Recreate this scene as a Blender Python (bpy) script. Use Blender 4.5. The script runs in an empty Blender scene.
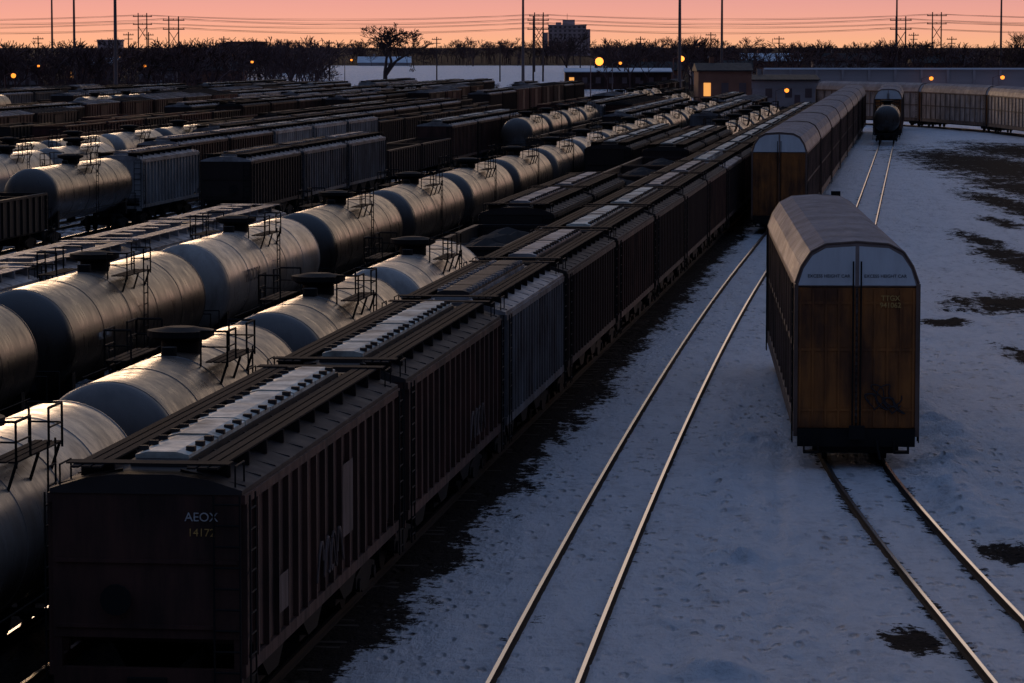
import bpy, bmesh, math, random
import numpy as np
from mathutils import Vector, Matrix, noise
random.seed(7)
scene=bpy.context.scene
col=scene.collection
R=math.radians

# ------------------------------------------------------------------ materials
def newmat(name):
    m=bpy.data.materials.new(name); m.use_nodes=True
    nt=m.node_tree; b=nt.nodes['Principled BSDF']
    return m,nt,b
def N(nt,t,**kw):
    n=nt.nodes.new(t)
    for k,v in kw.items(): setattr(n,k,v)
    return n
def ramp(nt,stops,interp='LINEAR'):
    r=nt.nodes.new('ShaderNodeValToRGB'); r.color_ramp.interpolation=interp
    els=r.color_ramp.elements
    while len(els)<len(stops): els.new(0.5)
    for e,(p,c) in zip(els,stops):
        e.position=p; e.color=(c[0],c[1],c[2],1) if hasattr(c,'__len__') else (c,c,c,1)
    return r
def paint(name,color,rough=0.5,metal=0.0,grime=(0.03,0.022,0.018),amt=0.5,streak=True,corr=0,bump=0.15,spec=0.5,rnd=0.0):
    m,nt,b=newmat(name); L=nt.links
    tc=N(nt,'ShaderNodeTexCoord'); mp=N(nt,'ShaderNodeMapping')
    oi=N(nt,'ShaderNodeObjectInfo')
    va=N(nt,'ShaderNodeVectorMath',operation='ADD')
    cmb=N(nt,'ShaderNodeCombineXYZ')
    mul=N(nt,'ShaderNodeMath',operation='MULTIPLY'); mul.inputs[1].default_value=57
    L.new(oi.outputs['Random'],mul.inputs[0]); L.new(mul.outputs[0],cmb.inputs[1])
    L.new(tc.outputs['Object'],va.inputs[0]); L.new(cmb.outputs[0],va.inputs[1])
    L.new(va.outputs[0],mp.inputs[0])
    mp.inputs['Scale'].default_value=(1.6,2.2,0.28) if streak else (1,1,1)
    n1=N(nt,'ShaderNodeTexNoise'); n1.inputs['Scale'].default_value=1.5; n1.inputs['Detail'].default_value=5; n1.inputs['Roughness'].default_value=0.7
    L.new(mp.outputs[0],n1.inputs['Vector'])
    n2=N(nt,'ShaderNodeTexNoise'); n2.inputs['Scale'].default_value=0.6; n2.inputs['Detail'].default_value=4
    L.new(va.outputs[0],n2.inputs['Vector'])
    ad=N(nt,'ShaderNodeMath',operation='ADD'); L.new(n1.outputs['Fac'],ad.inputs[0]); L.new(n2.outputs['Fac'],ad.inputs[1])
    mr=N(nt,'ShaderNodeMapRange'); mr.inputs['From Min'].default_value=0.82; mr.inputs['From Max'].default_value=1.2
    mr.inputs['To Max'].default_value=amt
    L.new(ad.outputs[0],mr.inputs['Value'])
    mx=N(nt,'ShaderNodeMix',data_type='RGBA'); mx.inputs[6].default_value=(*color,1); mx.inputs[7].default_value=(*grime,1)
    L.new(mr.outputs[0],mx.inputs[0])
    hv=N(nt,'ShaderNodeHueSaturation')
    m2=N(nt,'ShaderNodeMapRange'); m2.inputs['To Min'].default_value=1-rnd; m2.inputs['To Max'].default_value=1+rnd
    L.new(oi.outputs['Random'],m2.inputs['Value']); L.new(m2.outputs[0],hv.inputs['Value'])
    L.new(mx.outputs[2],hv.inputs['Color']); L.new(hv.outputs[0],b.inputs['Base Color'])
    rr=N(nt,'ShaderNodeMapRange'); rr.inputs['From Min'].default_value=0.3; rr.inputs['From Max'].default_value=0.7
    rr.inputs['To Min'].default_value=max(0.05,rough-0.1); rr.inputs['To Max'].default_value=min(1,rough+0.15)
    L.new(n1.outputs['Fac'],rr.inputs['Value']); L.new(rr.outputs[0],b.inputs['Roughness'])
    b.inputs['Metallic'].default_value=metal; b.inputs['Specular IOR Level'].default_value=spec
    bp=N(nt,'ShaderNodeBump'); bp.inputs['Strength'].default_value=bump; bp.inputs['Distance'].default_value=0.03
    hsrc=n2.outputs['Fac']
    if corr:
        sp=N(nt,'ShaderNodeSeparateXYZ'); L.new(tc.outputs['Object'],sp.inputs[0])
        q=N(nt,'ShaderNodeMath',operation='MULTIPLY'); q.inputs[1].default_value=corr; L.new(sp.outputs['Z'],q.inputs[0])
        s=N(nt,'ShaderNodeMath',operation='SINE'); L.new(q.outputs[0],s.inputs[0])
        q2=N(nt,'ShaderNodeMath',operation='ADD'); L.new(s.outputs[0],q2.inputs[0]); L.new(n2.outputs['Fac'],q2.inputs[1])
        hsrc=q2.outputs[0]; bp.inputs['Strength'].default_value=0.6
    L.new(hsrc,bp.inputs['Height']); L.new(bp.outputs[0],b.inputs['Normal'])
    return m
def flat(name,color,rough=0.8,metal=0,emit=0,spec=0.5):
    m,nt,b=newmat(name)
    n=N(nt,'ShaderNodeTexNoise'); n.inputs['Scale'].default_value=3; n.inputs['Detail'].default_value=3
    r=ramp(nt,[(0.3,[c*0.75 for c in color]),(0.7,[min(1,c*1.15) for c in color])])
    nt.links.new(n.outputs['Fac'],r.inputs[0]); nt.links.new(r.outputs[0],b.inputs['Base Color'])
    b.inputs['Roughness'].default_value=rough; b.inputs['Metallic'].default_value=metal; b.inputs['Specular IOR Level'].default_value=spec
    if emit:
        b.inputs['Emission Color'].default_value=(*color,1); b.inputs['Emission Strength'].default_value=emit
    return m
M={}
M['hop_dark']=paint('hopper_dark_brown',(0.038,0.021,0.017),0.65,rnd=0.3,spec=0.25)
M['hop_brown']=paint('hopper_rust_brown',(0.085,0.036,0.026),0.65,rnd=0.25,spec=0.25,grime=(0.022,0.013,0.011),amt=0.85)
M['hop_grey']=paint('hopper_weathered_grey',(0.17,0.16,0.16),0.6,rnd=0.2,amt=0.75,spec=0.3,grime=(0.05,0.03,0.022))
M['hop_light']=paint('hopper_light_grey',(0.38,0.36,0.35),0.55,rnd=0.2,amt=0.6,grime=(0.08,0.055,0.04))
M['hop_black']=paint('hopper_black',(0.02,0.015,0.014),0.65,spec=0.25)
M['roof_dark']=paint('roof_dark',(0.04,0.031,0.029),0.7,streak=False,amt=0.5,spec=0.25)
M['roof_grey']=paint('roof_grey',(0.36,0.33,0.32),0.55,streak=False,amt=0.8,grime=(0.06,0.045,0.04),spec=0.35)
M['hatch']=paint('hatch_frosted',(0.70,0.70,0.60),0.6,streak=False,amt=0.9,grime=(0.14,0.12,0.10),spec=0.3)
M['under']=flat('underframe_black',(0.012,0.011,0.011),0.8,spec=0.2)
M['walk']=flat('walkway_steel',(0.03,0.024,0.022),0.95,0,spec=0.08)
M['tank_black']=paint('tank_black',(0.028,0.021,0.017),0.30,0.0,amt=0.5,grime=(0.06,0.042,0.03),bump=0.06,rnd=0.2,spec=0.7)
M['tank_grey']=paint('tank_grey',(0.085,0.064,0.05),0.30,0.0,amt=0.7,grime=(0.035,0.025,0.02),bump=0.06,rnd=0.25,spec=0.7)
M['tank_white']=paint('tank_white',(0.33,0.29,0.25),0.30,0.0,amt=0.75,grime=(0.09,0.065,0.048),bump=0.06,spec=0.7)
M['auto_side']=paint('autorack_galvanised',(0.42,0.32,0.28),0.6,0.0,amt=0.7,grime=(0.11,0.06,0.045),corr=38,spec=0.3)
M['auto_post']=paint('autorack_post',(0.17,0.10,0.075),0.6,amt=0.6,spec=0.3)
M['auto_roof']=paint('autorack_roof',(0.40,0.30,0.27),0.5,0.1,streak=False,amt=0.5,grime=(0.14,0.09,0.07))
M['auto_door']=paint('autorack_door_yellow',(0.36,0.12,0.025),0.6,amt=0.9,grime=(0.07,0.028,0.015),spec=0.3)
M['plate']=paint('plate_white',(0.72,0.72,0.73),0.55,amt=0.3,grime=(0.35,0.31,0.29),spec=0.3)
M['gon_red']=paint('gondola_red',(0.12,0.034,0.024),0.7,rnd=0.4,spec=0.3)
M['load']=flat('scrap_load',(0.04,0.033,0.03),0.95,spec=0.2)
M['panel']=paint('stencil_panel',(0.16,0.11,0.095),0.7,amt=0.8,spec=0.2)
M['ink']=flat('lettering_dark',(0.03,0.03,0.035),0.7)
M['ink_w']=flat('lettering_white',(0.5,0.48,0.46),0.7)
M['graf']=flat('lettering_ochre',(0.55,0.30,0.08),0.7)
M['graf2']=flat('graffiti_paint',(0.03,0.02,0.02),0.7)
M['steel']=flat('rail_head_steel',(0.82,0.81,0.81),0.25,1.0)
M['railside']=flat('rail_web_rust',(0.04,0.026,0.02),0.9,spec=0.2)
M['tie']=flat('timber_tie',(0.04,0.03,0.026),0.95,spec=0.2)
M['pole']=flat('galvanised_pole',(0.18,0.13,0.13),0.6)
M['wood']=flat('timber_pole',(0.10,0.065,0.06),0.9,spec=0.2)
M['bark']=flat('bark',(0.08,0.05,0.045),0.9,spec=0.2)
M['twig']=flat('twig_mass',(0.13,0.08,0.078),0.95,spec=0.1)  # twig colour lifted towards purple, painting in the haze over distant trees
M['conc']=flat('concrete',(0.42,0.35,0.34),0.85,spec=0.2)
M['conc_haze']=flat('concrete_haze_tint',(0.75,0.52,0.48),0.9,spec=0.2)  # concrete colour lightened to paint in distance haze on the far blocks
M['brick']=flat('brick',(0.34,0.15,0.10),0.85,spec=0.2)
M['glass']=flat('window_dark',(0.16,0.10,0.10),0.4)
M['snowroof']=flat('snow_roof',(0.75,0.78,0.82),0.8)
M['sodium']=flat('sodium_lamp',(1.0,0.27,0.03),0.5,0,2.0)
M['sodium2']=flat('sodium_lamp_bright',(1.0,0.27,0.035),0.5,0,3.0)
M['winlit']=flat('lit_window',(1.0,0.42,0.10),0.5,0,0.9)

# ------------------------------------------------------------------ mesh builder
class MB:
    def __init__(s): s.v=[];s.f=[];s.m=[];s.s=[]
    def add(s,vs,fs,mat=0,smooth=False):
        o=len(s.v); s.v.extend([tuple(p) for p in vs])
        for f in fs: s.f.append([i+o for i in f]); s.m.append(mat); s.s.append(smooth)
    def box(s,x0,x1,y0,y1,z0,z1,mat=0):
        s.add([(x0,y0,z0),(x1,y0,z0),(x1,y1,z0),(x0,y1,z0),(x0,y0,z1),(x1,y0,z1),(x1,y1,z1),(x0,y1,z1)],
          [(0,3,2,1),(4,5,6,7),(0,1,5,4),(1,2,6,5),(2,3,7,6),(3,0,4,7)],mat)
    def prism(s,prof,a0,a1,axis='y',mat=0):
        n=len(prof)
        if axis=='y': vs=[(u,a0,z) for u,z in prof]+[(u,a1,z) for u,z in prof]
        else: vs=[(a0,u,z) for u,z in prof]+[(a1,u,z) for u,z in prof]
        fs=[(i,(i+1)%n,n+(i+1)%n,n+i) for i in range(n)]+[tuple(range(n)),tuple(range(2*n-1,n-1,-1))]
        s.add(vs,fs,mat)
    def pipe(s,p0,p1,r,mat=0,n=6,smooth=True,r1=None):
        p0=Vector(p0);p1=Vector(p1);d=(p1-p0).normalized()
        a=d.orthogonal().normalized(); b=d.cross(a)
        if r1 is None:r1=r
        vs=[p0+(a*math.cos(2*math.pi*i/n)+b*math.sin(2*math.pi*i/n))*r for i in range(n)]
        vs+=[p1+(a*math.cos(2*math.pi*i/n)+b*math.sin(2*math.pi*i/n))*r1 for i in range(n)]
        s.add(vs,[(i,(i+1)%n,n+(i+1)%n,n+i) for i in range(n)],mat,smooth)
        s.add(vs,[tuple(range(n)),tuple(range(2*n-1,n-1,-1))],mat)
    def path(s,pts,r,mat=0,n=5):
        for a,b in zip(pts[:-1],pts[1:]): s.pipe(a,b,r,mat,n)
    def lathe(s,rings,cz,n=40,mat=0,cx=0):
        vs=[];fs=[]
        for y,r in rings:
            for i in range(n):
                a=2*math.pi*i/n; vs.append((cx+r*math.cos(a),y,cz+r*math.sin(a)))
        for k in range(len(rings)-1):
            for i in range(n):
                j=(i+1)%n; fs.append((k*n+i,k*n+j,(k+1)*n+j,(k+1)*n+i))
        fs.append(tuple(range(n))); o=(len(rings)-1)*n; fs.append(tuple(o+i for i in range(n-1,-1,-1)))
        s.add(vs,fs,mat,True)
    def ladder_x(s,x,y0,y1,z0,z1,mat,r=0.018,step=0.32):
        s.pipe((x,y0,z0),(x,y0,z1),r,mat,5); s.pipe((x,y1,z0),(x,y1,z1),r,mat,5)
        z=z0+0.15
        while z<z1: s.pipe((x,y0,z),(x,y1,z),r,mat,5); z+=step
    def ladder_y(s,y,x0,x1,z0,z1,mat,r=0.018,step=0.32):
        s.pipe((x0,y,z0),(x0,y,z1),r,mat,5); s.pipe((x1,y,z0),(x1,y,z1),r,mat,5)
        z=z0+0.15
        while z<z1: s.pipe((x0,y,z),(x1,y,z),r,mat,5); z+=step
    def mesh(s,name,mats):
        me=bpy.data.meshes.new(name); me.from_pydata(s.v,[],s.f)
        for m in mats: me.materials.append(m)
        me.polygons.foreach_set('material_index',s.m); me.polygons.foreach_set('use_smooth',s.s)
        bm=bmesh.new(); bm.from_mesh(me); bmesh.ops.recalc_face_normals(bm,faces=bm.faces); bm.to_mesh(me); bm.free()
        me.update(); return me
def obj(name,me,loc=(0,0,0),rz=0,bodymat=None,parent=None):
    o=bpy.data.objects.new(name,me); o.location=loc; o.rotation_euler=(0,0,rz); col.objects.link(o)
    if bodymat is not None:
        for k,v in bodymat.items():
            o.material_slots[k].link='OBJECT'; o.material_slots[k].material=v
    if parent: o.parent=parent
    return o
def trucks(b,L,mat=2):
    for sy in (-1,1):
        cy=sy*(L/2-1.9)
        for dy in (-0.88,0.88):
            b.pipe((-0.9,cy+dy,0.46),(0.9,cy+dy,0.46),0.08,mat,8)
            for sx in (-1,1):
                b.pipe((sx*0.70,cy+dy,0.46),(sx*0.83,cy+dy,0.46),0.46,mat,20,False)
                b.pipe((sx*0.95,cy+dy,0.46),(sx*1.17,cy+dy,0.46),0.13,mat,8)
        for sx in (-1,1):
            b.prism([(cy-1.15,0.42),(cy-1.15,0.64),(cy-0.4,0.78),(cy+0.4,0.78),(cy+1.15,0.64),(cy+1.15,0.42),(cy+0.6,0.42),(cy+0.35,0.25),(cy-0.35,0.25),(cy-0.6,0.42)],sx*0.98,sx*1.12,'x',mat)
        b.box(-1.1,1.1,cy-0.2,cy+0.2,0.5,0.86,mat)
        b.box(-0.15,0.15,*sorted((sy*(L/2-0.3),sy*(L/2+0.42))),0.72,0.98,mat)
        b.box(-0.2,0.2,*sorted((sy*(L/2+0.42),sy*(L/2+0.55))),0.68,1.02,mat)

# ------------------------------------------------------------------ covered hopper
def hopper_mesh(name,L,top=3.95,ribs=0.82,hatchmat=3,hw=1.45,smoothside=False,low=1.75,round_hatch=False,walk=4):
    b=MB(); h=L/2; e=top
    b.prism([(-h,e),(-h,low),(-h+2.0,1.32),(h-2.0,1.32),(h,low),(h,e)],-hw,hw,'x',0)
    rz=e+0.30
    b.prism([(-hw-0.03,e+0.002),(-hw-0.03,e+0.07),(-0.95,rz-0.07),(-0.42,rz),(0.42,rz),(0.95,rz-0.07),(hw+0.03,e+0.07),(hw+0.03,e+0.002)],-h-0.02,h+0.02,'y',1)
    y=-h+0.6
    while y<h-0.3:
        for sx in (-1,1):
            b.add([(sx*(hw+0.0),y-0.03,e+0.10),(sx*(hw+0.0),y+0.03,e+0.10),(sx*0.45,y+0.03,rz+0.035),(sx*0.45,y-0.03,rz+0.035),
                   (sx*(hw+0.0),y-0.03,e+0.05),(sx*(hw+0.0),y+0.03,e+0.05),(sx*0.45,y+0.03,rz-0.03),(sx*0.45,y-0.03,rz-0.03)],
                   [(0,1,2,3),(0,4,5,1),(1,5,6,2),(2,6,7,3),(3,7,4,0)],1)
        y+=1.24
    for sx in (-1,1):
        x0,x1=sorted((sx*hw,sx*(hw+0.07)))
        b.box(x0,x1,-h,h,e-0.14,e,0)
        b.box(x0,x1,-h,h,1.16,1.36,0)
        if not smoothside:
            n=int((L-0.5)/ribs)
            for i in range(n+1):
                y=-h+0.12+i*(L-0.24)/n
                xr0,xr1=sorted((sx*hw,sx*(hw+0.085)))
                b.box(xr0,xr1,y-0.05,y+0.05,1.36,e-0.14,0)
        for sy in (-1,1):
            y=sy*(h-0.28)
            b.ladder_x(sx*(hw+0.13),y-0.22,y+0.22,0.7,e,2,0.017)
            b.path([(sx*(hw-0.1),sy*(h-0.1),e+0.05),(sx*(hw-0.1),sy*(h-0.1),e+0.42),(sx*(hw-0.1),sy*(h-0.8),e+0.42),(sx*(hw-0.1),sy*(h-0.8),e+0.05)],0.016,2)
            b.box(*sorted((sx*(hw-0.12),sx*hw)),*sorted((sy*(h-0.14),sy*(h-0.02))),1.16,low,0)
    for sy in (-1,1):
        b.box(-hw,hw,*sorted((sy*(h+0.0),sy*(h-0.15))),1.0,1.28,0)
        b.ladder_y(sy*(h+0.08),sy*-1.25-0.2,sy*-1.25+0.2,1.1,e,2,0.017)
        for zz in (1.9,2.9): b.box(-hw+0.05,hw-0.05,*sorted((sy*(h+0.001),sy*(h+0.04))),zz,zz+0.06,0)
        b.pipe((0.45,sy*(h+0.12),2.35),(0.45,sy*(h+0.16),2.35),0.24,2,14,False)
    b.box(-0.3,0.3,-h-0.1,h+0.1,0.82,1.15,2)
    nb=3 if L>13 else 2
    for i in range(nb):
        cy=(i-(nb-1)/2)*(L-4.6)/nb*1.0
        w=(L-5)/nb/2
        b.prism([(cy-w,1.32),(cy+w,1.32),(cy+0.45,0.5),(cy-0.45,0.5)],-1.15,1.15,'x',2)
        b.box(-1.0,1.0,cy-0.5,cy+0.5,0.38,0.5,2)
    if not round_hatch:
        b.box(-0.44,0.44,-h+0.9,h-0.9,rz+0.001,rz+0.10,1)
        nh=6; seg=(L-2.2)/nh; r=random.Random(int(L*10))
        for i in range(nh):
            y0=-h+1.1+i*seg
            dz=r.uniform(-0.015,0.02)
            b.prism([(-0.42,rz+0.102),(-0.42,rz+0.17+dz),(-0.22,rz+0.22+dz),(0.22,rz+0.22+dz),(0.42,rz+0.17+dz),(0.42,rz+0.102)],y0+0.04,y0+seg-0.04,'y',hatchmat)
            for q in (0.2,0.5,0.8):
                yy=y0+seg*q; b.box(-0.44,-0.30,yy-0.06,yy+0.06,rz+0.17,rz+0.25,1); b.box(0.30,0.44,yy-0.04,yy+0.04,rz+0.17,rz+0.25,1)
    else:
        nh=5; seg=(L-2.2)/nh
        for i in range(nh):
            y0=-h+1.1+(i+0.5)*seg
            b.pipe((0,y0,rz),(0,y0,rz+0.16),0.40,hatchmat,16,False)
            b.pipe((0,y0,rz+0.16),(0,y0,rz+0.2),0.44,hatchmat,16,False)
    for sx in (-1,1):
        for k in range(3):
            xa=sx*(0.66+k*0.17)
            b.box(*sorted((xa,xa+sx*0.13)),-h-0.15,h+0.15,rz+0.10,rz+0.13,walk)
        y=-h+0.2
        while y<h: b.box(*sorted((sx*0.64,sx*1.16)),y-0.03,y+0.03,rz-0.12,rz+0.10,walk); y+=1.5
    for sy in (-1,1):
        b.box(-1.25,1.25,*sorted((sy*(h-0.1),sy*(h-0.5))),rz+0.132,rz+0.155,walk)
    trucks(b,L)
    return b.mesh(name,[M['hop_dark'],M['roof_dark'],M['under'],M['hatch'],M['walk']])

# ------------------------------------------------------------------ tank car
def tank_mesh(name,L,r=1.46,cz=2.68):
    b=MB(); h=L/2; dep=0.72; hs=h-0.45
    rings=[(-hs+dep-dep*math.cos(math.pi/2*k/8), max(0.03,r*math.sin(math.pi/2*k/8))) for k in range(9)]
    mid=[(y,r) for y in np.linspace(-hs+dep+0.5,hs-dep-0.5,9)]
    full=rings+mid+[(-y,rr) for y,rr in reversed(rings)]
    b.lathe(full,cz,56,0)
    for y in np.linspace(-hs+dep+0.05,hs-dep-0.05,6):
        b.lathe([(y-0.035,r-0.01),(y-0.02,r+0.012),(y+0.02,r+0.012),(y+0.035,r-0.01)],cz,56,0)
    t=cz+r
    b.pipe((0,0,t-0.1),(0,0,t+0.24),0.42,2,24)
    b.pipe((0,0,t+0.24),(0,0,t+0.32),0.55,2,24,False,0.70)
    b.pipe((0,0,t+0.32),(0,0,t+0.45),0.72,2,24,False)
    b.pipe((0,0,t+0.45),(0,0,t+0.52),0.66,2,24,False,0.3)
    b.pipe((0.0,1.25,t-0.05),(0.0,1.25,t+0.2),0.2,2,14); b.pipe((0,-1.2,t-0.05),(0,-1.2,t+0.18),0.17,2,14)
    for sx in (-1,1):
        for q in range(3):
            xa=sx*(0.85+q*0.17); b.box(*sorted((xa,xa+sx*0.13)),-1.5,1.5,t-0.12,t-0.09,4)
        for y in (-1.4,0,1.4): b.pipe((sx*1.3,y,t-0.12),(sx*1.15,y,cz+r*0.6),0.03,2)
        for (ya,yb) in ((-1.5,-0.6),(0.6,1.5)):
            b.path([(sx*1.32,ya,t-0.1),(sx*1.32,ya,t+0.55),(sx*1.32,yb,t+0.55),(sx*1.32,yb,t-0.1)],0.024,2,6)
            b.path([(sx*1.32,ya,t+0.22),(sx*1.32,yb,t+0.22)],0.018,2)
        b.ladder_x(sx*1.52,-0.25,0.25,1.1,t+0.1,2,0.02)
    for sy in (-1,1):
        y=sy*1.5
        for xa,xb in ((-1.32,-0.75),(0.75,1.32)):
            b.path([(xa,y,t-0.2),(xa,y,t+0.55),(xb,y,t+0.55),(xb,y,t-0.2)],0.024,2,6)
            b.path([(xa,y,t+0.22),(xb,y,t+0.22)],0.018,2)
    for sy in (-1,1):
        b.box(-0.32,0.32,*sorted((sy*(h-3.4),sy*(h+0.1))),0.85,1.2,2)
        cy=sy*(h-1.9)
        b.prism([(-1.3,1.0),(-1.3,1.9),(-1.15,1.9),(-0.8,1.4),(0,1.22),(0.8,1.4),(1.15,1.9),(1.3,1.9),(1.3,1.0)],cy-0.18,cy+0.18,'y',2)
        b.box(-1.45,1.45,*sorted((sy*(h-0.1),sy*(h+0.12))),1.02,1.18,2)
        b.path([(-1.4,sy*(h+0.05),1.1),(-1.4,sy*(h+0.05),2.1),(1.4,sy*(h+0.05),2.1),(1.4,sy*(h+0.05),1.1)],0.022,2)
        b.ladder_x(1.45,sy*(h-0.35)-0.2,sy*(h-0.35)+0.2,0.5,1.3,2); b.ladder_x(-1.45,sy*(h-0.35)-0.2,sy*(h-0.35)+0.2,0.5,1.3,2)
    for sx in (-1,1): b.path([(sx*1.5,-h+2,1.75),(sx*1.5,h-2,1.75)],0.02,2)
    b.pipe((0,0,cz-r-0.25),(0,0,cz-r+0.1),0.25,2,12)
    trucks(b,L)
    return b.mesh(name,[M['tank_black'],M['roof_dark'],M['under'],M['hatch'],M['walk']])

# ------------------------------------------------------------------ autorack
AR=[(-1.57,1.02),(-1.57,4.62),(-1.42,5.05),(-1.18,5.42),(-0.8,5.62),(0,5.68),(0.8,5.62),(1.18,5.42),(1.42,5.05),(1.57,4.62),(1.57,1.02)]
def autorack_mesh(name,L=27.0):
    b=MB(); h=L/2
    b.prism([(-1.5,0.85),(-1.5,4.62),(1.5,4.62),(1.5,0.85)],-h+0.1,h-0.1,'y',0)
    roof=AR[1:-1]
    b.prism([(-1.57,4.55)]+roof+[(1.57,4.55)],-h,h,'y',1)
    y=-h+0.25
    while y<h:
        pr=[(x*1.015,z+0.035) for x,z in roof]
        n=len(pr); vs=[(x,y-0.09,z-0.04) for x,z in pr]+[(x,y-0.04,z) for x,z in pr]+[(x,y+0.04,z) for x,z in pr]+[(x,y+0.09,z-0.04) for x,z in pr]
        fs=[]
        for q in range(3):
            for i in range(n-1): fs.append((q*n+i,q*n+i+1,(q+1)*n+i+1,(q+1)*n+i))
        b.add(vs,fs,1); y+=0.52
    for sx in (-1,1):
        b.box(*sorted((sx*1.3,sx*1.58)),-h,h,0.72,1.12,5)
        b.box(*sorted((sx*1.5,sx*1.56)),-h,h,4.42,4.55,5)
        b.box(*sorted((sx*1.5,sx*1.545)),-h,h,2.75,2.88,5)
        k=13
        for i in range(k+1):
            y=-h+0.1+i*(L-0.2)/k
            b.box(*sorted((sx*1.5,sx*1.57)),y-0.07,y+0.07,1.12,4.42,5)
        for sy in (-1,1):
            b.ladder_x(sx*1.62,sy*(h-0.45)-0.2,sy*(h-0.45)+0.2,0.5,4.6,2)
    b.box(-1.3,1.3,-h,h,0.7,0.845,2); b.box(-0.3,0.3,-h,h,0.5,0.7,2)
    for sy in (-1,1):
        Y=lambda a,c:sorted((sy*(h+a),sy*(h+c)))
        for (xa,za),(xb,zb) in zip(roof[:-1],roof[1:]): b.pipe((xa,sy*(h+0.03),za+0.01),(xb,sy*(h+0.03),zb+0.01),0.035,5,6)
        for sx in (-1,1):
            b.box(*sorted((sx*0.03,sx*1.50)),*Y(0.002,0.06),0.92,4.52,6)
            for k2 in range(5):
                xx=sx*(0.1+k2*0.33); b.box(*sorted((xx,xx+sx*0.05)),*Y(0.06,0.10),0.95,4.48,6)
            for zz in (1.35,2.9,4.1): b.box(*sorted((sx*0.03,sx*1.50)),*Y(0.06,0.085),zz,zz+0.07,6)
            pl=[(sx*0.05,4.58),(sx*0.05,5.58),(sx*0.80,5.53),(sx*1.14,5.34),(sx*1.37,5.0),(sx*1.50,4.58)]
            y0,y1=Y(0.002,0.05); b.prism(pl,y0,y1,'y',7)
            b.pipe((sx*0.1,sy*(h+0.13),0.9),(sx*0.1,sy*(h+0.13),5.2),0.022,2)
            b.box(*sorted((sx*1.5,sx*1.6)),*Y(-0.1,0.1),0.7,4.6,5)
            b.box(*sorted((sx*0.95,sx*1.35)),*Y(0.0,0.3),0.28,0.34,2)
            b.box(*sorted((sx*1.31,sx*1.35)),*Y(0.0,0.3),0.34,0.6,2); b.box(*sorted((sx*0.95,sx*0.99)),*Y(0.0,0.3),0.34,0.6,2)
        b.box(-1.5,1.5,*Y(0.0,0.2),0.45,0.90,2)
        b.box(-1.1,1.1,*Y(-0.3,-0.1),0.25,0.7,2)
        b.pipe((0.5,sy*(h+0.3),0.65),(0.6,sy*(h+0.45),0.15),0.035,2)
    trucks(b,L)
    return b.mesh(name,[M['auto_side'],M['auto_roof'],M['under'],M['hatch'],M['walk'],M['auto_post'],M['auto_door'],M['plate']])

def gondola_mesh(name,L=16,top=3.0,load=True,heap=False):
    b=MB(); h=L/2
    b.box(-1.36,1.36,-h+0.12,h-0.12,1.0,1.25,2)
    for sx in (-1,1):
        b.box(*sorted((sx*1.38,sx*1.46)),-h,h,1.1,top,0)
        b.box(*sorted((sx*1.34,sx*1.54)),-h,h,top,top+0.12,0)
        n=int(L/1.15)
        for i in range(n+1):
            y=-h+0.1+i*(L-0.2)/n; b.box(*sorted((sx*1.46,sx*1.56)),y-0.07,y+0.07,1.1,top,0)
        for sy in (-1,1): b.ladder_x(sx*1.6,sy*(h-0.35)-0.2,sy*(h-0.35)+0.2,0.6,top,2)
    for sy in (-1,1):
        b.box(-1.38,1.38,*sorted((sy*h,sy*(h-0.1))),1.1,top,0); b.box(-1.338,1.338,*sorted((sy*(h+0.05),sy*(h-0.12))),top,top+0.12,0)
        for zz in (1.6,2.2,2.8):
            if zz<top: b.box(-1.4,1.4,*sorted((sy*h,sy*(h+0.09))),zz,zz+0.1,0)
    ny=18;vs=[];fs=[];rr=random.Random(5)
    for j in range(ny+1):
        for i in range(7):
            x=-1.37+2.74*i/6; y=-h+0.12+(L-0.24)*j/ny
            z=top-0.5+rr.uniform(-0.15,0.15)+(0.5*math.cos(x) *abs(math.sin(j*0.7)) if heap else 0)
            vs.append((x,y,z))
    for j in range(ny):
        for i in range(6): a=j*7+i; fs.append((a,a+1,a+8,a+7))
    b.add(vs,fs,3)
    if not heap:
        y=-h+2
        while y<h-1: b.box(-1.38,1.38,y-0.06,y+0.06,top-0.12,top-0.003,0); y+=3
    b.box(-0.3,0.3,-h,h,0.75,1.0,2)
    trucks(b,L)
    return b.mesh(name,[M['gon_red'],M['roof_dark'],M['under'],M['load']])

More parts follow.
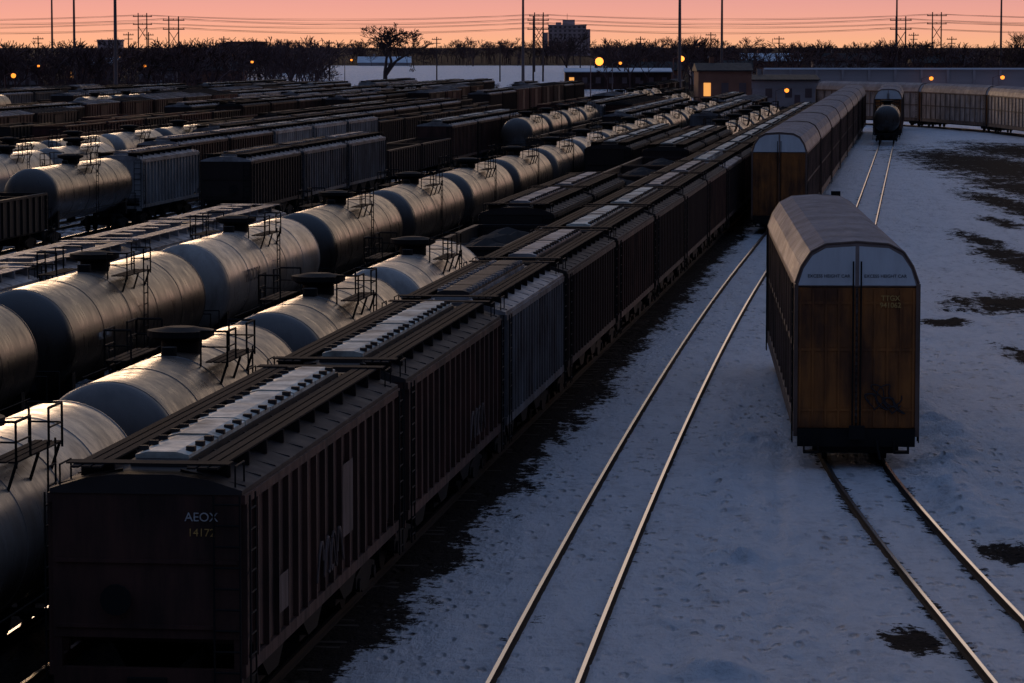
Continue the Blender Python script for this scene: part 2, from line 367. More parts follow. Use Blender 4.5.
def boxcar_mesh(name,L=15.5,top=4.2):
    b=MB(); h=L/2
    b.box(-1.45,1.45,-h,h,1.1,top,0)
    b.prism([(-1.5,top+0.002),(-1.5,top+0.06),(0,top+0.35),(1.5,top+0.06),(1.5,top+0.002)],-h-0.05,h+0.05,'y',1)
    for i in range(14):
        y=-h+0.3+i*(L-0.6)/13
        b.prism([(-1.52,top+0.05),(-1.52,top+0.11),(0,top+0.40),(1.52,top+0.11),(1.52,top+0.05),(0,top+0.34)],y-0.04,y+0.04,'y',1)
        for sx in (-1,1):
            if abs(y)>1.6: b.box(*sorted((sx*1.45,sx*1.51)),y-0.05,y+0.05,1.15,top-0.1,0)
    for sx in (-1,1):
        b.box(*sorted((sx*1.45,sx*1.53)),-1.5,1.5,1.2,top-0.2,0); b.box(*sorted((sx*1.53,sx*1.56)),-1.6,1.6,top-0.2,top-0.1,2)
        for sy in (-1,1): b.ladder_x(sx*1.58,sy*(h-0.35)-0.2,sy*(h-0.35)+0.2,0.6,top,2)
    for sy in (-1,1):
        for zz in np.linspace(1.3,top-0.3,7): b.box(-1.4,1.4,*sorted((sy*h,sy*(h+0.06))),zz,zz+0.12,0)
        b.ladder_y(sy*(h+0.1),-1.4,-1.0,1.1,top,2)
    b.box(-0.3,0.3,-h,h,0.75,1.1,2)
    trucks(b,L)
    return b.mesh(name,[M['gon_red'],M['roof_dark'],M['under']])

HOP=hopper_mesh('covered_hopper_long',15.9)
HOP2=hopper_mesh('covered_hopper_mid',14.2,ribs=0.62)
HOPS=hopper_mesh('covered_hopper_short',12.2,top=3.55,ribs=1.2,round_hatch=True,walk=1)
TANKA=tank_mesh('tank_car_a',15.9)
TANKB=tank_mesh('tank_car_b',19.2,1.5)
AUTO=autorack_mesh('autorack')
GON=gondola_mesh('gondola',16.0,2.9)
GONH=gondola_mesh('open_hopper',14.5,3.5,heap=True)
BOX=boxcar_mesh('boxcar')
KIND={'hop':(HOP,'covered_hopper_car',16.9),'hop2':(HOP2,'covered_hopper_car',15.2),'hops':(HOPS,'covered_hopper_car',13.3),
 'tka':(TANKA,'tank_car',17.0),'tkb':(TANKB,'tank_car',20.5),'auto':(AUTO,'autorack_car',28.8),
 'gon':(GON,'gondola_car',17.0),'gonh':(GONH,'open_hopper_car',15.5),'box':(BOX,'boxcar',16.6)}

# ------------------------------------------------------------------ track geometry
ZR=0.17
def X1(y):
    if y<=164: return 0.37+0.094*(y-56)+0.5*(0.026/108)*(y-56)**2
    return X1(164)+0.12*(y-164)
def XH(y): return X1(y)-4.0-1.35*max(0,(150-y)/100)**1.5
T2P=[(20,9.3),(40,9.05),(56,8.9),(72,8.75),(86,8.86),(102,9.55),(115,10.45),(132,12.55),(150,14.97)]
def X2(y):
    if y>=150: return X1(y)+4.7
    if y<=20: return 9.3
    for i in range(len(T2P)-1):
        if T2P[i][0]<=y<=T2P[i+1][0]: break
    p=[T2P[max(0,i-1)],T2P[i],T2P[i+1],T2P[min(len(T2P)-1,i+2)]]
    t=(y-p[1][0])/(p[2][0]-p[1][0]); hh=p[2][0]-p[1][0]
    m1=(p[2][1]-p[0][1])/(p[2][0]-p[0][0]); m2=(p[3][1]-p[1][1])/(p[3][0]-p[1][0])
    return (2*t**3-3*t**2+1)*p[1][1]+(t**3-2*t**2+t)*hh*m1+(-2*t**3+3*t**2)*p[2][1]+(t**3-t**2)*hh*m2
def off(o): return lambda y: XH(y)+o
def place(kind,X,yc,mats=None,flip=False):
    me,nm,p=KIND[kind]; hl=p/2-2
    xa,xb=X(yc-hl),X(yc+hl)
    rz=-math.atan2(xb-xa,2*hl)+(math.pi if flip else 0)
    return obj(nm,me,((xa+xb)/2,yc,ZR),rz,mats)
def run(X,y,seq):
    for kind,mats in seq:
        p=KIND[kind][2]; place(kind,X,y+p/2,mats,random.random()<0.3 and kind!='auto'); y+=p
    return y
def hm(c,roof='roof_dark',hat='hatch'): return {0:M[c],1:M[roof],3:M[hat]}
def tm(c): return {0:M[c]}
def rnd_seq(X,y0,y1,weights,rng):
    y=y0
    ks=list(weights.keys()); ws=list(weights.values())
    while y<y1:
        k=rng.choices(ks,ws)[0]; n=rng.randint(1,5)
        c=rng.choice(['hop_dark','hop_brown','hop_grey','hop_light','hop_brown','hop_dark'])
        for _ in range(n):
            if y>=y1: break
            if k in('hop','hop2','hops'):
                rf=rng.choice(['roof_dark','roof_grey','roof_grey']) ; mats=hm(c,rf,rng.choice(['hatch','roof_grey','roof_dark']))
            elif k in('tka','tkb'): mats=tm(rng.choice(['tank_black','tank_grey','tank_grey','tank_white']))
            elif k=='box': mats={0:M[rng.choice(['gon_red','hop_brown','hop_dark'])],1:M[rng.choice(['roof_grey','roof_dark'])]}
            else: mats={0:M[rng.choice(['gon_red','hop_dark','hop_black'])]}
            p=KIND[k][2]; place(k,X,y+p/2,mats); y+=p
        if rng.random()<0.2: y+=rng.uniform(5,30)

seq=[('hop',hm('hop_brown')),('hop',hm('hop_brown','roof_dark','hatch')),('hop2',hm('hop_grey','roof_grey','roof_dark'))]
seq+=[('hop',hm(c,r,h)) for c,r,h in [('hop_dark','roof_dark','roof_grey'),('hop_brown','roof_dark','hatch'),('hop_dark','roof_dark','hatch'),('hop_dark','roof_dark','roof_grey'),('hop_brown','roof_dark','roof_grey'),('hop_dark','roof_grey','hatch')]]
seq+=[('hop',hm(random.choice(['hop_dark','hop_brown','hop_brown']),'roof_dark',random.choice(['hatch','roof_grey']))) for _ in range(10)]
random.seed(3)
HX=off(0); run(HX,49.6,seq)
seqA=[('tka',tm('tank_white')),('tka',tm('tank_grey')),('tka',tm('tank_grey')),('tka',tm('tank_white'))]
yA=run(off(-4.1),46.4,seqA)
seqA2=[('gonh',{0:M['hop_black']})]+[('hop',hm('hop_black','roof_dark','roof_grey'))]*2+[('gonh',{0:M['hop_dark']})]*3+[('hop',hm('hop_dark','roof_dark','hatch'))]*3+[('tkb',tm('tank_grey'))]*5
run(off(-4.1),yA+3,seqA2)
seqB=[('tkb',tm(c)) for c in ['tank_black','tank_black','tank_white','tank_black','tank_grey','tank_grey','tank_black','tank_grey','tank_white','tank_grey','tank_grey','tank_grey','tank_black','tank_grey','tank_white','tank_grey']]
run(off(-12.2),67.0,seqB)
run(off(-16.3),62.5,[('hops',hm('hop_light','roof_grey','roof_grey'))]*6)
run(off(-8.2),218,[('hop',hm('hop_dark','roof_dark','hatch'))]*3+[('gon',{0:M['gon_red']})]*3+[('hop',hm('hop_grey','roof_grey','hatch'))]*4+[('box',{0:M['hop_brown'],1:M['roof_grey']})]*2)
run(off(-16.3),255,[('gonh',{0:M['hop_black']})]*4+[('hop',hm('hop_dark','roof_grey','hatch'))]*5)
run(off(-20.4),330,[('gon',{0:M['hop_dark']})]*2+[('box',{0:M['gon_red'],1:M['roof_dark']})]*3+[('tka',tm('tank_grey'))]*3)
run(off(-24.0),300,[('tka',tm('tank_grey'))]*4+[('hop',hm('hop_light','roof_grey','hatch'))]*4)
run(off(-28.2),194,[('hop',hm('hop_dark','roof_grey','roof_dark')),('hop',hm('hop_grey','roof_grey','roof_dark')),('hop',hm('hop_grey','roof_grey','roof_grey'))]+[('gon',{0:M['hop_dark']})]*2+[('hop',hm('hop_brown','roof_grey','hatch'))]*3+[('gon',{0:M['gon_red']})]*5)
run(off(-35),143,[('gonh',{0:M['hop_black']}),('gon',{0:M['hop_black']}),('tkb',tm('tank_black')),('hop',hm('hop_light','roof_grey','roof_grey'))])
run(off(-39.3),226,[('hop',hm('hop_brown','roof_grey','roof_grey'))]*2+[('hop',hm('hop_light','roof_grey','hatch'))]*3+[('gonh',{0:M['hop_dark']})]*6)
run(off(-43.5),178,[('tka',tm('tank_black')),('tka',tm('tank_white')),('tka',tm('tank_white')),('gon',{0:M['hop_black']}),('gon',{0:M['gon_red']})]+[('hop',hm('hop_dark','roof_grey','roof_dark'))]*8)
rng=random.Random(11)
W={'gon':5,'gonh':4,'hop':5,'box':3,'tka':1.0,'hop2':1}
o=-48;k=0
while o>-118:
    y0=(11.75-o)*3350/914*0.93+rng.uniform(0,20)+ (30 if k%4==3 else 0)
    y1=rng.uniform(500,640)
    rnd_seq(off(o),y0,y1,W,rng)
    o-=4.3 if k%5 else 7.5; k+=1
rnd_seq(off(-31.8),400,600,W,rng); rnd_seq(off(-28.2),430,560,W,rng)
rnd_seq(off(-12.2),400,470,W,rng)

run(X1,191.5,[('auto',None)]*8)
near_auto=place('auto',X2,85.4+27.0/2,None)
place('tka',X2,362+8,tm('tank_black'))
run(X2,381,[('auto',None)]*2)
CP=[(52,268),(57,300),(60,335),(61.3,368),(61,398),(58,428),(50.5,455),(38,474),(22,487),(4,496),(-16,502),(-36,506)]
def cr(P,t):
    i=min(int(t),len(P)-2); u=t-i
    p=[Vector(P[max(0,i-1)]),Vector(P[i]),Vector(P[i+1]),Vector(P[min(len(P)-1,i+2)])]
    return 0.5*((2*p[1])+(-p[0]+p[2])*u+(2*p[0]-5*p[1]+4*p[2]-p[3])*u*u+(-p[0]+3*p[1]-3*p[2]+p[3])*u**3)
samp=[cr(CP,t) for t in np.linspace(0,len(CP)-1.001,600)]
cum=[0]
for a,b_ in zip(samp[:-1],samp[1:]): cum.append(cum[-1]+(b_-a).length)
def atlen(s):
    i=int(np.searchsorted(cum,s)); i=max(1,min(len(samp)-1,i)); u=(s-cum[i-1])/(cum[i]-cum[i-1]); return samp[i-1].lerp(samp[i],u)
s0=60
while s0+28.8<cum[-1]:
    a=atlen(s0+3); c=atlen(s0+25.8); d=c-a
    m=(a+c)/2
    if m.x>41: obj('autorack_car',AUTO,(m.x,m.y,ZR),-math.atan2(d.x,d.y),None)
    s0+=28.8

def track(X,y0,y1,ties=True,step=3.0,pts=None):
    b=MB()
    if pts is None:
        pts=[]; y=y0
        while y<=y1: pts.append(Vector((X(y),y))); y+=step if y<260 else 12
    for g in (-0.7525,0.7525):
        prof=[(-0.036,ZR),(0.036,ZR),(0.036,ZR-0.04),(0.01,ZR-0.055),(0.01,0.045),(0.07,0.03),(0.07,0.01),(-0.07,0.01),(-0.07,0.03),(-0.01,0.045),(-0.01,ZR-0.055),(-0.036,ZR-0.04)]
        rows=[]
        for i,p in enumerate(pts):
            t=(pts[min(i+1,len(pts)-1)]-pts[max(i-1,0)]).normalized(); nrm=Vector((t.y,-t.x))
            rows.append([(p.x+nrm.x*(g+u),p.y+nrm.y*(g+u),z) for u,z in prof])
        n=len(prof); vs=[q for r_ in rows for q in r_]
        top=[];oth=[]
        for k_ in range(len(rows)-1):
            for i in range(n):
                j=(i+1)%n; f=(k_*n+i,k_*n+j,(k_+1)*n+j,(k_+1)*n+i)
                (top if i==0 else oth).append(f)
        b.add(vs,top,0); b.add(vs,oth,1)
    if ties:
        y=max(y0,45); r=random.Random(int(y0*10+X(100)*7))
        while y<min(y1,260):
            x=X(y); s=(X(y+1)-X(y-1))/2; w=1.3+r.uniform(-0.05,0.05); h2=0.11
            c=Vector((x,y)); t=Vector((s,1)).normalized(); nn=Vector((t.y,-t.x)); zt=-0.005+r.uniform(-0.02,0.015)
            q=[c-nn*w-t*h2,c+nn*w-t*h2,c+nn*w+t*h2,c-nn*w+t*h2]
            b.add([(p.x,p.y,-0.1) for p in q]+[(p.x,p.y,zt) for p in q],[(4,5,6,7),(0,1,5,4),(1,2,6,5),(2,3,7,6),(3,0,4,7)],2)
            y+=0.56
    return obj('railway_track',b.mesh('railway_track',[M['steel'],M['railside'],M['tie']]))
track(X1,20,470); track(X2,20,470)
for o in [0,-4.1,-8.2,-12.2,-16.3,-20.4,-24.0,-28.2,-35,-39.3,-43.5]: track(off(o),20,600,ties=o in(0,-8.2,-20.4,-24.0))
o=-48;k=0
while o>-118:
    track(off(o),150,650,False); o-=4.3 if k%5 else 7.5; k+=1
track(None,0,0,False,pts=[p for p in samp[::6]])

def text(s,size,parent,loc,rot,mat,name='lettering',bold=0.0):
    c=bpy.data.curves.new(name,'FONT'); c.body=s; c.size=size; c.align_x='CENTER'; c.extrude=0.004; c.offset=bold
    c.materials.append(mat); o=bpy.data.objects.new(name,c); col.objects.link(o)
    o.parent=parent; o.location=loc; o.rotation_euler=rot; return o
def at(prefix,y,X):
    return min([o for o in bpy.data.objects if o.type=='MESH' and o.name.startswith(prefix)],key=lambda o:abs(o.location.y-y)+3*abs(o.location.x-X(y)))
h1=at('covered_hopper_car',58,HX)
def endtext(car,s,size,x,z,L2,mat,nm='lettering'):
    f=abs(car.rotation_euler.z)>1.6
    if f: return text(s,size,car,(-x,L2,z),(R(90),0,R(180)),mat,nm)
    return text(s,size,car,(x,-L2,z),(R(90),0,0),mat,nm)
endtext(h1,'AEOX',0.19,0.85,3.55,7.95+0.02,M['ink_w'])
endtext(h1,'14172',0.17,0.85,3.32,7.95+0.02,M['graf'])
def sidetext(car,s,size,y,z,x,mat,nm='lettering'):
    f=abs(car.rotation_euler.z)>1.6
    if f: return text(s,size,car,(-x,-y,z),(R(90),0,R(-90)),mat,nm)
    return text(s,size,car,(x,y,z),(R(90),0,R(90)),mat,nm)
tk=at('tank_car',118,off(-12.2)); sidetext(tk,'PROCOR',0.6,-4.5,2.75,1.52,M['ink'])
tk=at('tank_car',98,off(-12.2)); sidetext(tk,'PROX 4417',0.3,-5,2.6,1.52,M['ink_w'])
for sx in (-0.72,0.72): text('EXCESS HEIGHT CAR',0.115,near_auto,(sx,-13.5-0.056,4.78),(R(90),0,0),M['ink'])
text('TTGX\n941062',0.18,near_auto,(0.85,-13.5-0.105,4.2),(R(90),0,0),M['graf'],bold=0.004)
b=MB()
for cx,cz,sz in ((0.75,1.75,0.42),(0.95,1.5,0.3),(0.5,1.6,0.3)):
    pts=[(cx+sz*math.cos(t*1.0+sz*9)*(0.6+0.4*math.sin(t*2.3)),-13.612,cz+sz*0.7*math.sin(t*1.4)) for t in np.linspace(0,9,40)]
    b.path(pts,0.02,0,4)
g=obj('graffiti',b.mesh('graffiti',[M['graf2']]),parent=near_auto)
f=abs(h1.rotation_euler.z)>1.6; s=-1 if f else 1
b=MB(); b.box(*sorted((s*1.537,s*1.543)),*sorted((s*0.9,s*2.0)),2.0,3.3,0); b.box(*sorted((s*1.537,s*1.543)),*sorted((s*-4.5,s*-5.3)),1.7,2.3,0)
obj('stencil_panel',b.mesh('stencil_panel',[M['panel']]),parent=h1)
h2=at('covered_hopper_car',75,HX)
for car,ys_,mt in ((h1,-1.5,M['panel']),(h2,2.0,M['panel'])):
    s=-1 if abs(car.rotation_euler.z)>1.6 else 1
    b=MB()
    for q in range(4):
        pts=[(s*1.545,s*(ys_+q*0.7+0.3*math.cos(t*1.3+q)),1.95+0.32*math.sin(t*1.9+q*2)) for t in np.linspace(0,5,22)]
        b.path(pts,0.025,0,4)
    obj('graffiti',b.mesh('graffiti',[mt]),parent=car)

# ------------------------------------------------------------------ ground
patches=[(7.2,60.3,0.6,1.3),(10.7,71,0.8,1.8),(20.8,141,2.8,4.8),(26,187,0.9,9),(43,300,6.5,55),(25.6,167,1.5,17),(17.9,116,0.8,5),(17,131,0.9,1.6),(34,230,1.8,22),(39,250,3.5,28),(30,205,.9,8),(52,340,6,35),(35,215,3,14)]
mounds=[(4.95,70.5,0.7,1.1,0.28),(3.7,57.3,0.6,0.7,0.25),(10.7,80,0.5,4,0.32),(6.6,92,0.7,2,0.15),(5.2,84,0.5,3,0.12),(12.2,96,0.6,6,0.25),(11.2,86,0.5,2,0.2)]
RUTS=[(2.15,0.9),(3.75,0.8),(5.0,0.5)]
def gz(x,y):
    if y>500:
        t=min(1,max(0,(y-830)/170)); return 2.9*t*t*(3-2*t)
    if y<20: return 0
    a=noise.fractal(Vector((x*0.55,y*0.18,0)),1.0,2.0,3)
    c=noise.fractal(Vector((x*1.7,y*1.0,5)),0.8,2.0,3)
    e=abs(noise.noise(Vector((x*2.2,y*1.3,9))))
    base=0.06+0.10*a+0.06*c-0.07*e
    if y>260: base*=0.6
    xr=x-X1(y)
    if 1.2<xr<6 and y<240:
        wob=0.25*noise.noise(Vector((y*0.05,3,1)))
        for ro,am in RUTS:
            u=(xr-ro-wob)/0.22
            if abs(u)<3.5: base+=am*(-0.085*math.exp(-u*u)+0.04*math.exp(-(abs(u)-1.7)**2))
    for X in (X1,X2):
        d=abs(x-X(y))
        if d<2.2:
            w=max(0,min(1,(2.2-d)/0.9)); tz=0.035+0.03*c
            if 0.6<d<0.95: tz-=0.02
            base=base*(1-w)+tz*w
    dd=x-XH(y)
    if dd<3.2:
        w=max(0,min(1,(3.2-dd)/1.0)); base=base*(1-w)+(0.0+0.03*c)*w
    for mx,my,rx,ry,hh in mounds:
        q=((x-mx)/rx)**2+((y-my)/ry)**2
        if q<5: base+=hh*math.exp(-q)*(1+0.6*c)
    return base
def gd(x,y):
    if y>600 and x<-0.078*y: return 0.8 if y<1300 else 1.3
    if y>700 and x>0.034*y: return 0.8 if y<1000 else 1.3
    if y>830: return 0.05 if (y<1300) else 1.3
    if y<20: return 0.3
    dh=x-XH(y); d=0.0
    if dh<1.5: d=1.0
    elif dh<3.2: d=0.72-(dh-1.5)*0.42
    if dh<-14: d=0.45
    if -27<dh<-18: d=0.05
    if dh<-30: d=0.48
    if y>600: d=0.4
    for X,s in ((X1,0.2),(X2,0.44 if y<90 else .32)):
        q=abs(abs(x-X(y))-0.75)
        if q<0.5: d=max(d,s*(1-q/0.5)+0.06)
    for px,py,rx,ry in patches:
        q=((x-px)/rx)**2+((y-py)/ry)**2
        if q<5: d=max(d,0.8*math.exp(-q*0.6))
    return d
xs=list(-10-np.geomspace(1,6000,40))[::-1]+list(np.arange(-10,14,0.2))+list(np.arange(14,42,0.45))+list(42+np.geomspace(1,6000,40))
ys=list(-np.geomspace(1,1500,8))[::-1]+list(np.linspace(5,44,8))+list(np.arange(46,95,0.24))+list(np.arange(95,140,0.5))+list(np.arange(140,260,1.2))+list(np.arange(260,500,5))+list(np.arange(500,1100,30))+list(np.geomspace(1120,9000,20))
verts=[];dirt=[]
for y in ys:
    for x in xs:
        verts.append((x,y,gz(x,y))); dirt.append(gd(x,y))
nx=len(xs); faces=[(j*nx+i,j*nx+i+1,(j+1)*nx+i+1,(j+1)*nx+i) for j in range(len(ys)-1) for i in range(nx-1)]
gm=bpy.data.meshes.new('ground'); gm.from_pydata(verts,[],faces)
gm.polygons.foreach_set('use_smooth',[True]*len(faces))
at_=gm.attributes.new('dirt','FLOAT','POINT'); at_.data.foreach_set('value',dirt)
m,nt,b=newmat('snow_and_ballast'); L=nt.links
tc=N(nt,'ShaderNodeTexCoord'); P=tc.outputs['Object']
def nz(scale,det,vec=P,rough=0.6):
    n=N(nt,'ShaderNodeTexNoise'); n.inputs['Scale'].default_value=scale; n.inputs['Detail'].default_value=det; n.inputs['Roughness'].default_value=rough; L.new(vec,n.inputs['Vector']); return n.outputs['Fac']
mp=N(nt,'ShaderNodeMapping'); mp.inputs['Rotation'].default_value=(0,0,R(6)); mp.inputs['Scale'].default_value=(1,0.25,1); L.new(P,mp.inputs[0])
aT=N(nt,'ShaderNodeAttribute',attribute_name='dirt')
def math_(op,a,bb):
    n=N(nt,'ShaderNodeMath',operation=op)
    for i,v in enumerate((a,bb)):
        if isinstance(v,(int,float)): n.inputs[i].default_value=v
        else: L.new(v,n.inputs[i])
    return n.outputs[0]
n1=nz(1.3,6,mp.outputs[0],0.7); n2=nz(2.6,6,P,0.8); n3=nz(0.15,2)
s_=math_('ADD',math_('MULTIPLY',n1,1.3),math_('MULTIPLY',n2,1.5))
s_=math_('ADD',s_,math_('MULTIPLY',n3,0.6))
s_=math_('ADD',math_('SUBTRACT',s_,1.7),aT.outputs['Fac'])
mr=N(nt,'ShaderNodeMapRange',interpolation_type='SMOOTHSTEP'); mr.inputs['From Min'].default_value=0.42; mr.inputs['From Max'].default_value=0.53; L.new(s_,mr.inputs['Value'])
mskn=N(nt,'ShaderNodeMapRange'); mskn.inputs['From Min'].default_value=0.38; mskn.inputs['From Max'].default_value=0.52; L.new(nz(0.35,2,mp.outputs[0]),mskn.inputs['Value'])
vo=N(nt,'ShaderNodeTexVoronoi',feature='F1'); vo.inputs['Scale'].default_value=2.0
mpv=N(nt,'ShaderNodeMapping'); mpv.inputs['Scale'].default_value=(1.5,0.6,1); L.new(P,mpv.inputs[0]); L.new(mpv.outputs[0],vo.inputs['Vector'])
dd_=N(nt,'ShaderNodeMapRange',interpolation_type='SMOOTHSTEP'); dd_.inputs['From Min'].default_value=0.10; dd_.inputs['From Max'].default_value=0.34; L.new(vo.outputs['Distance'],dd_.inputs['Value'])
inv=math_('SUBTRACT',1.0,dd_.outputs[0]); dent=math_('MULTIPLY',inv,mskn.outputs[0])
snowv=math_('SUBTRACT',math_('ADD',math_('MULTIPLY',n1,0.6),math_('MULTIPLY',n2,0.55)),math_('MULTIPLY',dent,0.12))  # dents and hollows greyed: trampled snow, plus painted shade the bump lacks
snowc=ramp(nt,[(0.36,(0.42,0.43,0.46)),(0.47,(0.68,0.70,0.74)),(0.57,(0.82,0.84,0.88)),(0.70,(0.90,0.91,0.94))]); L.new(snowv,snowc.inputs[0])
balc=ramp(nt,[(0.3,(0.010,0.009,0.009)),(0.7,(0.05,0.04,0.036))]); L.new(nz(14,3),balc.inputs[0])
mx=N(nt,'ShaderNodeMix',data_type='RGBA'); L.new(mr.outputs[0],mx.inputs[0]); L.new(snowc.outputs[0],mx.inputs[6]); L.new(balc.outputs[0],mx.inputs[7])
L.new(mx.outputs[2],b.inputs['Base Color'])
rg=N(nt,'ShaderNodeMapRange'); rg.inputs['To Min'].default_value=0.6; rg.inputs['To Max'].default_value=1.0; L.new(mr.outputs[0],rg.inputs['Value']); L.new(rg.outputs[0],b.inputs['Roughness'])
rs=N(nt,'ShaderNodeMapRange'); rs.inputs['To Min'].default_value=0.3; rs.inputs['To Max'].default_value=0.04; L.new(mr.outputs[0],rs.inputs['Value']); L.new(rs.outputs[0],b.inputs['Specular IOR Level'])
hgt=math_('ADD',math_('MULTIPLY',n1,0.9),math_('ADD',math_('MULTIPLY',n2,0.7),math_('MULTIPLY',dent,-0.6)))
hgt=math_('SUBTRACT',hgt,math_('MULTIPLY',mr.outputs[0],0.15))
bp=N(nt,'ShaderNodeBump'); bp.inputs['Strength'].default_value=1.0; bp.inputs['Distance'].default_value=0.5; L.new(hgt,bp.inputs['Height']); L.new(bp.outputs[0],b.inputs['Normal'])
gm.materials.append(m); obj('ground',gm)

# ------------------------------------------------------------------ trees
def grow(rng,segs,p,d,l,r,depth,kids,spread):
    q=p+d*l; segs.append((tuple(p),tuple(q),r,r*0.72))
    if depth==0: return
    for i in range(rng.choice(kids)):
        ax=Vector((rng.gauss(0,1),rng.gauss(0,1),rng.gauss(0,0.6)))
        nd=(d+ax.normalized()*spread*rng.uniform(0.6,1.2)+Vector((0,0,0.10))).normalized()
        grow(rng,segs,p+d*l*rng.uniform(0.55,1.0) if i else q,nd,l*rng.uniform(0.66,0.86),max(0.025,r*0.62),depth-1,kids,spread)
def segarr(seed,H,depth,kids,spread=0.62,rad=0.28,trunk=0.22,rmin=0.03):
    rng=random.Random(seed); segs=[]
    grow(rng,segs,Vector((0,0,-0.3)),Vector((0,0,1)),H*trunk,rad,depth,kids,spread)
    P0=np.array([s[0] for s in segs]);P1=np.array([s[1] for s in segs]);r0=np.maximum(rmin,np.array([s[2] for s in segs]));r1=np.maximum(rmin,np.array([s[3] for s in segs]))
    k=H/P1[:,2].max(); return P0*k,P1*k,r0,r1
def tomesh(P0,P1,r0,r1,n=3):
    d=P1-P0; d/=np.linalg.norm(d,axis=1)[:,None]+1e-9
    ref=np.where(np.abs(d[:,2:3])>0.9,np.array([[1,0,0]]),np.array([[0,0,1]]))
    a=np.cross(d,ref); a/=np.linalg.norm(a,axis=1)[:,None]; b2=np.cross(d,a)
    S=len(P0); V=np.zeros((S,2*n,3))
    for i in range(n):
        t=2*math.pi*i/n; dirv=a*math.cos(t)+b2*math.sin(t)
        V[:,i]=P0+dirv*r0[:,None]; V[:,n+i]=P1+dirv*r1[:,None]
    F=np.array([[i,(i+1)%n,n+(i+1)%n,n+i] for i in range(n)])
    FF=(F[None]+(np.arange(S)*2*n)[:,None,None]).reshape(-1,4)
    return V.reshape(-1,3),FF
def npmesh(name,V,F,mats):
    me=bpy.data.meshes.new(name); me.vertices.add(len(V)); me.vertices.foreach_set('co',V.astype(np.float32).ravel())
    me.loops.add(F.size); me.loops.foreach_set('vertex_index',F.astype(np.int32).ravel())
    me.polygons.add(len(F)); me.polygons.foreach_set('loop_start',np.arange(0,F.size,4,dtype=np.int32))
    me.update(calc_edges=True); me.validate()
    for m_ in mats: me.materials.append(m_)
    return me
V,F=tomesh(*segarr(33,16.5,8,[2,2,3],0.75,0.55,0.2,0.05),n=4)
TM=npmesh('bare_tree',V,F,[M['bark']])
tb=obj('bare_tree',TM,(-31.5,835,0),0.4); ext=(V[:,0].max()-V[:,0].min()); k_=17.5/ext; tb.scale=(k_,k_,1)
V2,F2=tomesh(*segarr(5,12.5,6,[2,3,3],0.6,0.3,0.22,0.04),n=3); TM2=npmesh('bare_tree_b',V2,F2,[M['bark']])
for (x,y,s) in [(-118,760,.95),(-78,720,0.8),(16,980,1.2),(150,1000,1.2),(118,800,.9),(-60,800,.9),(-140,850,1.05),(52,900,1.1)]:
    o_=obj('bare_tree',TM2,(x,y,0),x); o_.scale=(s,s,s)
var=[tomesh(*segarr(100+i,1.0*11,5,[2,3,3],0.65,0.2,0.16,0.05)) for i in range(6)]
def mass(name,spots,gzf=0):
    VV=[];FF=[];n=0;r=random.Random(len(spots))
    for (x,y,h) in spots:
        V,F=var[r.randrange(6)]; s=h/11; a=r.uniform(0,6.28); c,sn=math.cos(a),math.sin(a); wd=r.uniform(1.1,1.7)
        W_=np.stack([(V[:,0]*c-V[:,1]*sn)*s*wd+x,(V[:,0]*sn+V[:,1]*c)*s*wd+y,V[:,2]*s+gzf],1)
        VV.append(W_);FF.append(F+n);n+=len(V)
    obj(name,npmesh(name,np.concatenate(VV),np.concatenate(FF),[M['twig']]))
r=random.Random(4)
def pxs(p,y): return (p-512)/3350*y
sp=[]
for _ in range(230):
    y=r.uniform(700,960); sp.append((pxs(r.uniform(-60,335),y),y,r.uniform(5,10) if r.random()<0.7 else r.uniform(10,13)))
for _ in range(60):
    y=r.uniform(690,760); sp.append((pxs(r.uniform(-60,240),y),y,r.uniform(2.5,5)))
mass('distant_trees',sp)
sp=[]
for _ in range(270):
    y=r.uniform(1250,1600); sp.append((pxs(r.uniform(180,760),y),y,r.uniform(5,8.5) if r.random()<0.7 else r.uniform(8.5,12)))
mass('distant_trees',sp,2.8)
sp=[]
for _ in range(300):
    y=r.uniform(760,1400); sp.append((pxs(r.uniform(605,1090),y),y,r.uniform(6,10) if r.random()<0.65 else r.uniform(9.5,13)))
mass('distant_trees',sp)
sp=[]
for _ in range(45):
    y=r.uniform(760,820); sp.append((pxs(r.uniform(330,640),y),y,r.uniform(1.2,2.6)))
mass('distant_shrubs',sp)

# ------------------------------------------------------------------ buildings
def apartment(name,x,y,w,d,h,mat,nf,nw,pent=True,lit=0.03,seed=1):
    b=MB(); r=random.Random(seed)
    b.box(-w/2,w/2,-d/2,d/2,0,h,0); b.box(-w/2-0.3,w/2+0.3,-d/2-0.3,d/2+0.3,h,h+0.8,0)
    if pent:
        b.box(-w*0.12,w*0.2,-d*0.3,d*0.3,h+0.8,h+4.5,0); b.box(-w*0.3,-w*0.16,-3,3,h+0.8,h+2.6,0); b.pipe((0,0,h+4.5),(0,0,h+9),0.15,1)
        b.box(-w/2-4,-w/2-0.35,-d/2+2,d/2-2,0,h*0.8,0); b.box(w/2+0.35,w/2+3,-d/2+2,d/2-2,0,h*0.9,0)
    fh=h/nf
    for f in range(nf):
        for i in range(nw):
            cx=-w/2+(i+0.5)*w/nw
            b.box(cx-w/nw*0.24,cx+w/nw*0.24,-d/2-0.06,-d/2-0.002,f*fh+fh*0.4,f*fh+fh*0.8,2 if r.random()<lit else 1)
        b.box(-w/2-0.12,w/2+0.12,-d/2-0.15,-d/2-0.01,f*fh+0.01,f*fh+fh*0.1,0)
    return obj(name,b.mesh(name,[mat,M['glass'],M['winlit']]),(x,y,0))
apartment('apartment_block',41,2500,28,18,25.0,M['conc_haze'],9,8,seed=3)
apartment('apartment_block',-185,1550,11,10,12.5,M['conc_haze'],4,5,False)
